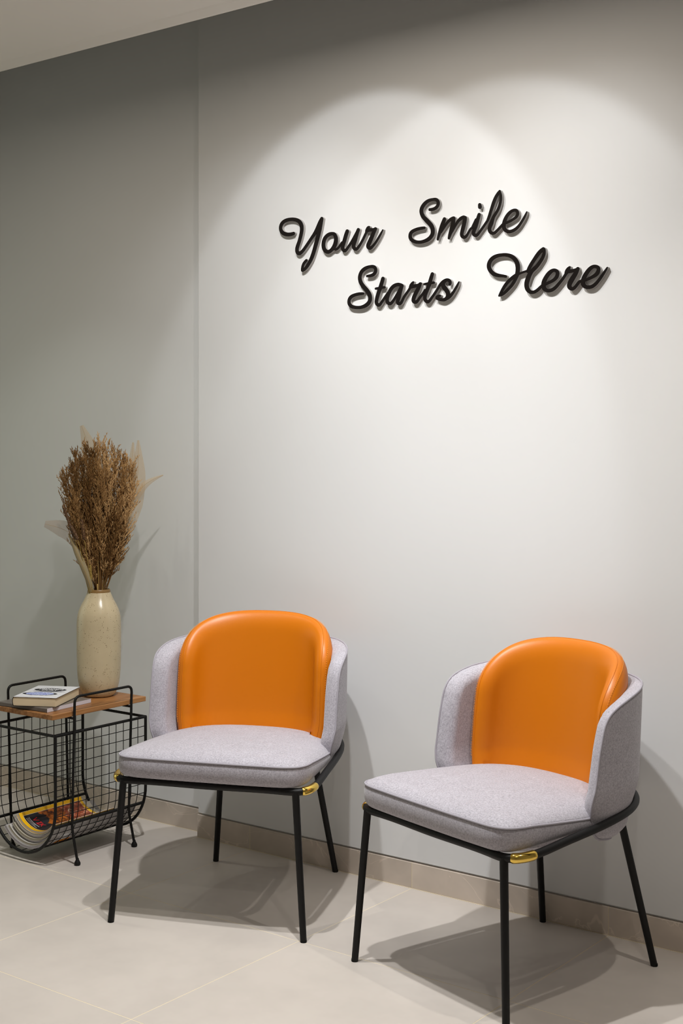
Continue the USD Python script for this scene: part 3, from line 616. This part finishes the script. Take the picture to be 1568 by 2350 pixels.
# ------------------------------------------------------------------ books on the table
def rot2(a): c, s = math.cos(a), math.sin(a); return np.array([[c, -s], [s, c]])
zb = PZ1 + 0.0002
low = thing('book', 'thin grey softcover book lying flat on the tabletop, under the white book', 'book', (-3.2245, -0.4085, zb), math.radians(4.5), 'books on the side table')
LW, LD, LH = 0.205, 0.190, 0.0128
obj('pages', bx(-LW / 2 + 0.004, LW / 2 - 0.0004, -LD / 2 + 0.0012, LD / 2 - 0.001, 0.0007, LH - 0.0007), M_paperwhite, low, smooth=False)
sp = [(-LD / 2 + 0.0015, 0), (LD / 2, 0), (LD / 2, 0.0007), (-LD / 2 + 0.0018, 0.0007), (-LD / 2 + 0.0010, 0.002), (-LD / 2 + 0.0010, LH - 0.002), (-LD / 2 + 0.0018, LH - 0.0007), (LD / 2, LH - 0.0007), (LD / 2, LH), (-LD / 2 + 0.0015, LH), (-LD / 2, LH - 0.0015), (-LD / 2, 0.0015)]
c_ = extrude(Polygon(sp), LW - 0.0005); v = c_.vertices.copy(); c_.vertices = np.c_[v[:, 2] - LW / 2, v[:, 0], v[:, 1]]; c_.fix_normals()
obj('cover', c_, M_greycover, low, smooth=40)

BW, BD, BH = 0.1385, 0.193, 0.0275
wb = thing('book', 'thick white-covered paperback with a blue diamond picture, on top of the grey book', 'book', (-3.2110, -0.4130, zb + LH + 0.0002), math.radians(27.0), 'books on the side table')
sp = [(-BW / 2 + 0.002, 0.0011), (BW / 2 - 0.003, 0.0011), (BW / 2 - 0.0035, BH - 0.0011), (-BW / 2 + 0.002, BH - 0.0011)]
bulge = [(-BW / 2 + 0.002 - 0.0028 * math.sin(math.pi * u), 0.0011 + (BH - 0.0022) * u) for u in np.linspace(0, 1, 9)]
pg = extrude(Polygon([(BW / 2 - 0.003, 0.0011), (BW / 2 - 0.0035, BH - 0.0011)] + bulge[::-1]), BD - 0.004); v = pg.vertices.copy(); pg.vertices = np.c_[v[:, 0], v[:, 2] - BD / 2 + 0.002, v[:, 1]]; pg.fix_normals()
obj('pages', pg, M_paper, wb, smooth=40)
out = [(x - 0.0012, z) for x, z in bulge]
cv = Polygon([(BW / 2, 0), (BW / 2, 0.001)] + [(-BW / 2 + 0.002, 0.001)] + bulge[1:-1] + [(-BW / 2 + 0.002, BH - 0.001), (BW / 2, BH - 0.001), (BW / 2, BH)] + [(-BW / 2 + 0.0012, BH)] + out[1:-1][::-1] + [(-BW / 2 + 0.0012, 0)])
cm = extrude(cv.buffer(0), BD); v = cm.vertices.copy(); cm.vertices = np.c_[v[:, 0], v[:, 2] - BD / 2, v[:, 1]]; cm.fix_normals()
obj('cover', cm, M_coverdark, wb, smooth=40)
obj('cover_front', bx(-BW / 2 + 0.0012, BW / 2, -BD / 2, BD / 2, BH, BH + 0.0003), M_cover, wb, smooth=False)
def flat(poly, h, name, m):
    g_ = extrude(poly, 0.00015); g_.apply_translation((0, 0, BH + 0.0003 + h)); obj(name, g_, m, wb, smooth=False)
def lens(cx, cy, rx, ry, p=1.0):
    th = np.linspace(0, 2 * np.pi, 60, endpoint=False); r = np.random.default_rng(11)
    return Polygon(np.c_[cx + rx * np.cos(th), cy + ry * np.sign(np.sin(th)) * np.abs(np.sin(th)) ** p * (1 + 0.06 * r.standard_normal(60))]).buffer(0)
flat(lens(-0.002, 0.032, 0.052, 0.024, 1.1), 0.0, 'cover_print', M_ink)
flat(lens(0.004, 0.004, 0.052, 0.007, 1.4), 0.0, 'cover_print', M_inkgrey)
flat(lens(-0.008, -0.036, 0.056, 0.026, 1.3), 0.0, 'cover_print', M_ink)
flat(lens(-0.008, -0.036, 0.045, 0.023, 1.1), 0.0002, 'cover_print', M_blue)
for txt, hh, cy in (('DIAMONDS', 0.0135, 0.034), ('DUST', 0.0135, 0.0165)):
    tm = meshkit.text_mesh(txt, hh, 0.00015, bold=True); w = tm.bounds[1][0] - tm.bounds[0][0]
    s_ = min(1.0, 0.078 / w); v = tm.vertices.copy(); tm.vertices = np.c_[(v[:, 0] - w / 2) * s_ - 0.002, v[:, 1] + cy, v[:, 2] + BH + 0.0006]
    obj('cover_title', tm, M_white, wb, smooth=False)

# ------------------------------------------------------------------ vase
VX, VY, VZ = -3.203, -0.207, PZ1 + 0.0002
vs = thing('vase', 'tall speckled cream ceramic vase with a bronze rim on the side table', 'vase', (VX, VY, VZ))
prof = [(0, 0.0), (0.040, 0.0), (0.046, 0.0015), (0.0530, 0.009), (0.0595, 0.024), (0.0640, 0.042), (0.0672, 0.066), (0.0695, 0.115), (0.0702, 0.17), (0.0702, 0.22), (0.0692, 0.243), (0.0668, 0.260), (0.0615, 0.277), (0.0540, 0.293), (0.0460, 0.308), (0.0402, 0.321), (0.0365, 0.330)]
pr = smoothpath(prof[1:], 60); prof2 = [(0, 0)] + [tuple(q) for q in pr] + [(0.0338, 0.330), (0.0335, 0.325), (0.040, 0.305), (0.060, 0.265), (0.062, 0.2), (0.058, 0.03), (0, 0.02)]
obj('body', lathe(prof2, 72), M_vase, vs, smooth=50)
obj('rim', lathe([(0.0330, 0.326), (0.0368, 0.3285), (0.0362, 0.3345), (0.0350, 0.3385), (0.0335, 0.3395), (0.0318, 0.338), (0.0312, 0.330), (0.0330, 0.326)], 64), M_rim, vs, smooth=60)
MOUTH = VZ + 0.330

# ------------------------------------------------------------------ dried arrangement standing in the vase
def put(dx, dd, z):                             # offsets from the vase: sideways, backwards, height above the mouth
    return np.array([VX + RGT[0] * dx + FWD[0] * dd, VY + RGT[1] * dx + FWD[1] * dd, MOUTH + z])
def curves(name, lines, widths, m, parent):
    c = UsdGeom.BasisCurves.Define(stage, numbered(str(parent.GetPath()) + '/' + name))
    c.CreateTypeAttr('linear'); c.CreateWrapAttr('nonperiodic')
    c.CreateCurveVertexCountsAttr(Vt.IntArray([len(l) for l in lines]))
    c.CreatePointsAttr(Vt.Vec3fArray.FromNumpy(np.vstack(lines).astype(np.float32)))
    c.CreateWidthsAttr(Vt.FloatArray.FromNumpy(np.concatenate(widths).astype(np.float32))); c.SetWidthsInterpolation('vertex')
    UsdShade.MaterialBindingAPI.Apply(c.GetPrim()).Bind(m)
    return c.GetPrim()
PLUMES = []
for i in range(58):
    a = i * 2.399963; r = math.sqrt((i + 0.5) / 58); k_ = (1.0, 1.0, 1.0, 0.62, 1.0, 0.80, 0.45)[i % 7]
    h_ = (0.458 - 0.075 * r ** 2 + rng.uniform(-0.035, 0.022)) * k_; w_ = 0.010 + 0.114 * min(1.0, h_ / 0.32)
    PLUMES.append((math.cos(a) * r * w_ + 0.004, math.sin(a) * r * w_ * 0.55, h_))
for i, (tx, td, th) in enumerate(PLUMES):
    t = thing('dried_plume', 'brown feathery dried grass plume, one of the dense bunch in the vase', 'dried grass', put(0, 0, 0), 0, 'brown dried plumes in the vase')
    o = put(0, 0, 0); tip = put(tx, td, th) - o
    rb = np.array([tip[0], tip[1], 0]) * 0.20
    b0 = rb * 0.6 + np.array([0, 0, -0.16]); b1 = rb + np.array([0, 0, 0.0])
    mid = np.array([tip[0] * 0.86, tip[1] * 0.86, th * 0.60])
    u = np.linspace(0, 1, 26)[:, None]
    stem = (1 - u) ** 2 * b1 + 2 * u * (1 - u) * mid + u * u * tip
    full = np.vstack([[b0], stem]); obj('stem', tube(full, np.linspace(0.0012, 0.0005, len(full)), 5), M_straw if i % 9 == 0 else M_plume[1], t, smooth=60)
    lines, wid = [], []
    start = 0.10 + 0.16 * rng.random()
    nb = 52
    for q in range(nb):
        s = start + (1 - start) * (q + rng.random()) / nb
        p = np.array([np.interp(s, u[:, 0], stem[:, c]) for c in range(3)])
        tg = np.array([np.interp(min(1, s + 0.03), u[:, 0], stem[:, c]) for c in range(3)]) - np.array([np.interp(s - 0.03, u[:, 0], stem[:, c]) for c in range(3)]); tg /= np.linalg.norm(tg)
        rd = rng.standard_normal(3); rd -= tg * (rd @ tg); rd /= np.linalg.norm(rd)
        ln = (0.030 + 0.030 * rng.random()) * (0.6 + 0.5 * math.sin(math.pi * min(1, (s - start) / (1 - start)) ** 0.8))
        sp = 0.25 + 0.40 * rng.random()
        v = np.linspace(0, 1, 6)[:, None]
        br = p + tg * ln * v * 1.05 + rd * ln * sp * (v ** 0.85) + np.array([0, 0, -0.10]) * ln * v ** 2 * rng.random()
        lines.append(br); wid.append(np.linspace(0.0011, 0.0006, 6))
        for w_ in range(11):
            vv = 0.12 + 0.88 * (w_ + rng.random()) / 11
            pp = np.array([np.interp(vv, v[:, 0], br[:, c]) for c in range(3)]); r2 = rng.standard_normal(3); r2 /= np.linalg.norm(r2)
            d = (tg * 0.85 + r2 * 0.55 + rd * 0.2); l2 = 0.0060 + 0.006 * rng.random()
            lines.append(np.array([pp, pp + d * l2 * 0.5 + r2 * 0.0006, pp + d * l2])); wid.append(np.array([0.0010, 0.0019, 0.0005]))
    curves('tuft', lines, wid, M_plume[i % 3], t)

def leaf(name, label, cat, pts, width, m, cup=0.25, twist=0.0, face=None):
    P = smoothpath([put(*q) for q in pts], 40); o = P[0]
    t = thing(name, label, cat, o)
    fr_ = np.linspace(0, 1, 40); w = np.interp(fr_, np.linspace(0, 1, len(width)), width)
    T = np.gradient(P, axis=0); T /= np.linalg.norm(T, axis=1, keepdims=True)
    view = np.array([FWD[0], FWD[1], 0]) if face is None else np.array(face, float)
    S = np.cross(T, view); S /= np.linalg.norm(S, axis=1, keepdims=True); Nn = np.cross(S, T)
    V = []; k = np.linspace(-1, 1, 9)
    for side in (0.0, 0.0004):
        V.append(P[:, None] + S[:, None] * (w[:, None] * k)[..., None] + Nn[:, None] * ((cup * w)[:, None] * (k ** 2) + 0.05 * w[:, None] * np.sin(5 * fr_ * np.pi)[:, None] * k + side)[..., None] - o)
    V = np.array(V).reshape(2, -1, 3); F = []
    for i in range(39):
        for j in range(8):
            a, b, c, d = i * 9 + j, i * 9 + j + 1, (i + 1) * 9 + j + 1, (i + 1) * 9 + j
            F += [(a, b, c), (a, c, d)]
    obj('blade', trimesh.Trimesh(V[0], np.array(F), process=False), m, t, smooth=True)
    obj('midrib', tube(P - o, np.linspace(0.0010, 0.0003, 40), 5), M_straw, t, smooth=60)
    return t
leaf('skeleton_leaf', 'pale cream skeleton leaf rising above the plumes on the left', 'dried leaf', [(0.004, 0.0, -0.12), (-0.0056, 0.01, 0), (-0.0112, 0.05, 0.2037), (-0.0323, 0.07, 0.4143), (-0.0702, 0.075, 0.5323)], [0.001, 0.001, 0.004, 0.026, 0.040, 0.036, 0.006], M_leaf)
leaf('skeleton_leaf', 'large pale cream skeleton leaf standing upright on the right of the plumes', 'dried leaf', [(0.004, 0.0, -0.12), (0.0112, 0.01, 0), (0.0646, 0.035, 0.1615), (0.1124, 0.045, 0.3301), (0.1194, 0.04, 0.4846)], [0.001, 0.001, 0.004, 0.022, 0.030, 0.024, 0.003], M_leaf)
leaf('skeleton_leaf', 'small pale cream skeleton leaf pointing out to the right', 'dried leaf', [(0.004, 0.0, -0.12), (0.0084, 0.0, 0), (0.0618, 0.03, 0.1615), (0.111, 0.03, 0.302), (0.1461, 0.03, 0.3441), (0.2008, 0.03, 0.3722)], [0.001, 0.001, 0.001, 0.002, 0.012, 0.015, 0.002], M_leaf)
leaf('skeleton_leaf', 'pinkish see-through skeleton leaf pointing out to the left', 'dried leaf', [(0.004, 0.0, -0.12), (-0.0112, 0.01, 0), (-0.0421, 0.03, 0.0772), (-0.0815, 0.04, 0.1685), (-0.1208, 0.04, 0.1966), (-0.1798, 0.03, 0.2149)], [0.001, 0.001, 0.003, 0.010, 0.018, 0.026, 0.029, 0.027, 0.010], M_leafpink)
leaf('skeleton_leaf', 'tall pale cream skeleton leaf hidden behind the plumes on the right', 'dried leaf', [(0.004, 0.0, -0.12), (0.0084, 0.02, 0), (0.059, 0.06, 0.2037), (0.0899, 0.07, 0.3722), (0.0983, 0.07, 0.4775)], [0.001, 0.001, 0.003, 0.018, 0.024, 0.018, 0.003], M_leaf)
leaf('dried_leaf', 'folded grey-green dried leaf low on the left of the bunch', 'dried leaf', [(0.004, 0.0, -0.12), (-0.0169, -0.03, 0), (-0.0281, -0.045, 0.0492), (-0.0548, -0.055, 0.1194), (-0.0857, -0.055, 0.1896)], [0.001, 0.003, 0.008, 0.0105, 0.010, 0.002], M_leafgreen, cup=0.5)

def spike(label, base, tip, r, m, seed):
    P = np.array([put(0.0, -0.005, -0.12), put(*base), put(*tip)])
    t = thing('seed_spike', label, 'seed head', P[0], 0, None)
    P = P - P[0]; c = smoothpath(np.vstack([P[0], P[1] * 0.55, P[1]]), 14)
    obj('stem', tube(c, 0.0011, 6), M_olive, t, smooth=60)
    n = 40; L = P[1] + (P[2] - P[1]) * np.linspace(0, 1, n)[:, None]
    rad = r * np.interp(np.linspace(0, 1, n), [0, 0.1, 0.85, 0.97, 1], [0.35, 0.95, 0.9, 0.7, 0.2])
    tb_ = tube(L, rad, 16); v = tb_.vertices
    g = np.random.default_rng(seed); v += tb_.vertex_normals * (meshkit.noise(v * 520, seed)[:, None] - 0.4) * r * 0.5; tb_.vertices = v
    obj('seed_head', tb_, m, t, smooth=50)
spike('dark beaded seed spike leaning left, low in the front of the bunch', (-0.0534, -0.065, 0.1699), (-0.0758, -0.068, 0.2163), 0.0062, M_spike, 1)
spike('upright beaded seed spike in the front of the bunch, beside the leaning one', (-0.0337, -0.066, 0.1699), (-0.0421, -0.066, 0.236), 0.0052, M_spike, 2)
spike('long thin beaded seed spike on the left edge of the bunch', (-0.0646, -0.058, 0.1728), (-0.1039, -0.056, 0.2809), 0.0050, M_spike, 3)
spike('olive seed spike just above the vase rim', (-0.0183, -0.034, 0.0407), (-0.0197, -0.042, 0.0899), 0.0036, M_olive, 4)
s_ = thing('straw_stub', 'short cut golden straw just above the vase rim', 'straw', put(0.002, -0.026, -0.14))
obj('stalk', tube([(0, 0, 0), (0, 0, 0.08), (-0.0028, 0, 0.168)], 0.0021, 8), M_straw, s_, smooth=50)
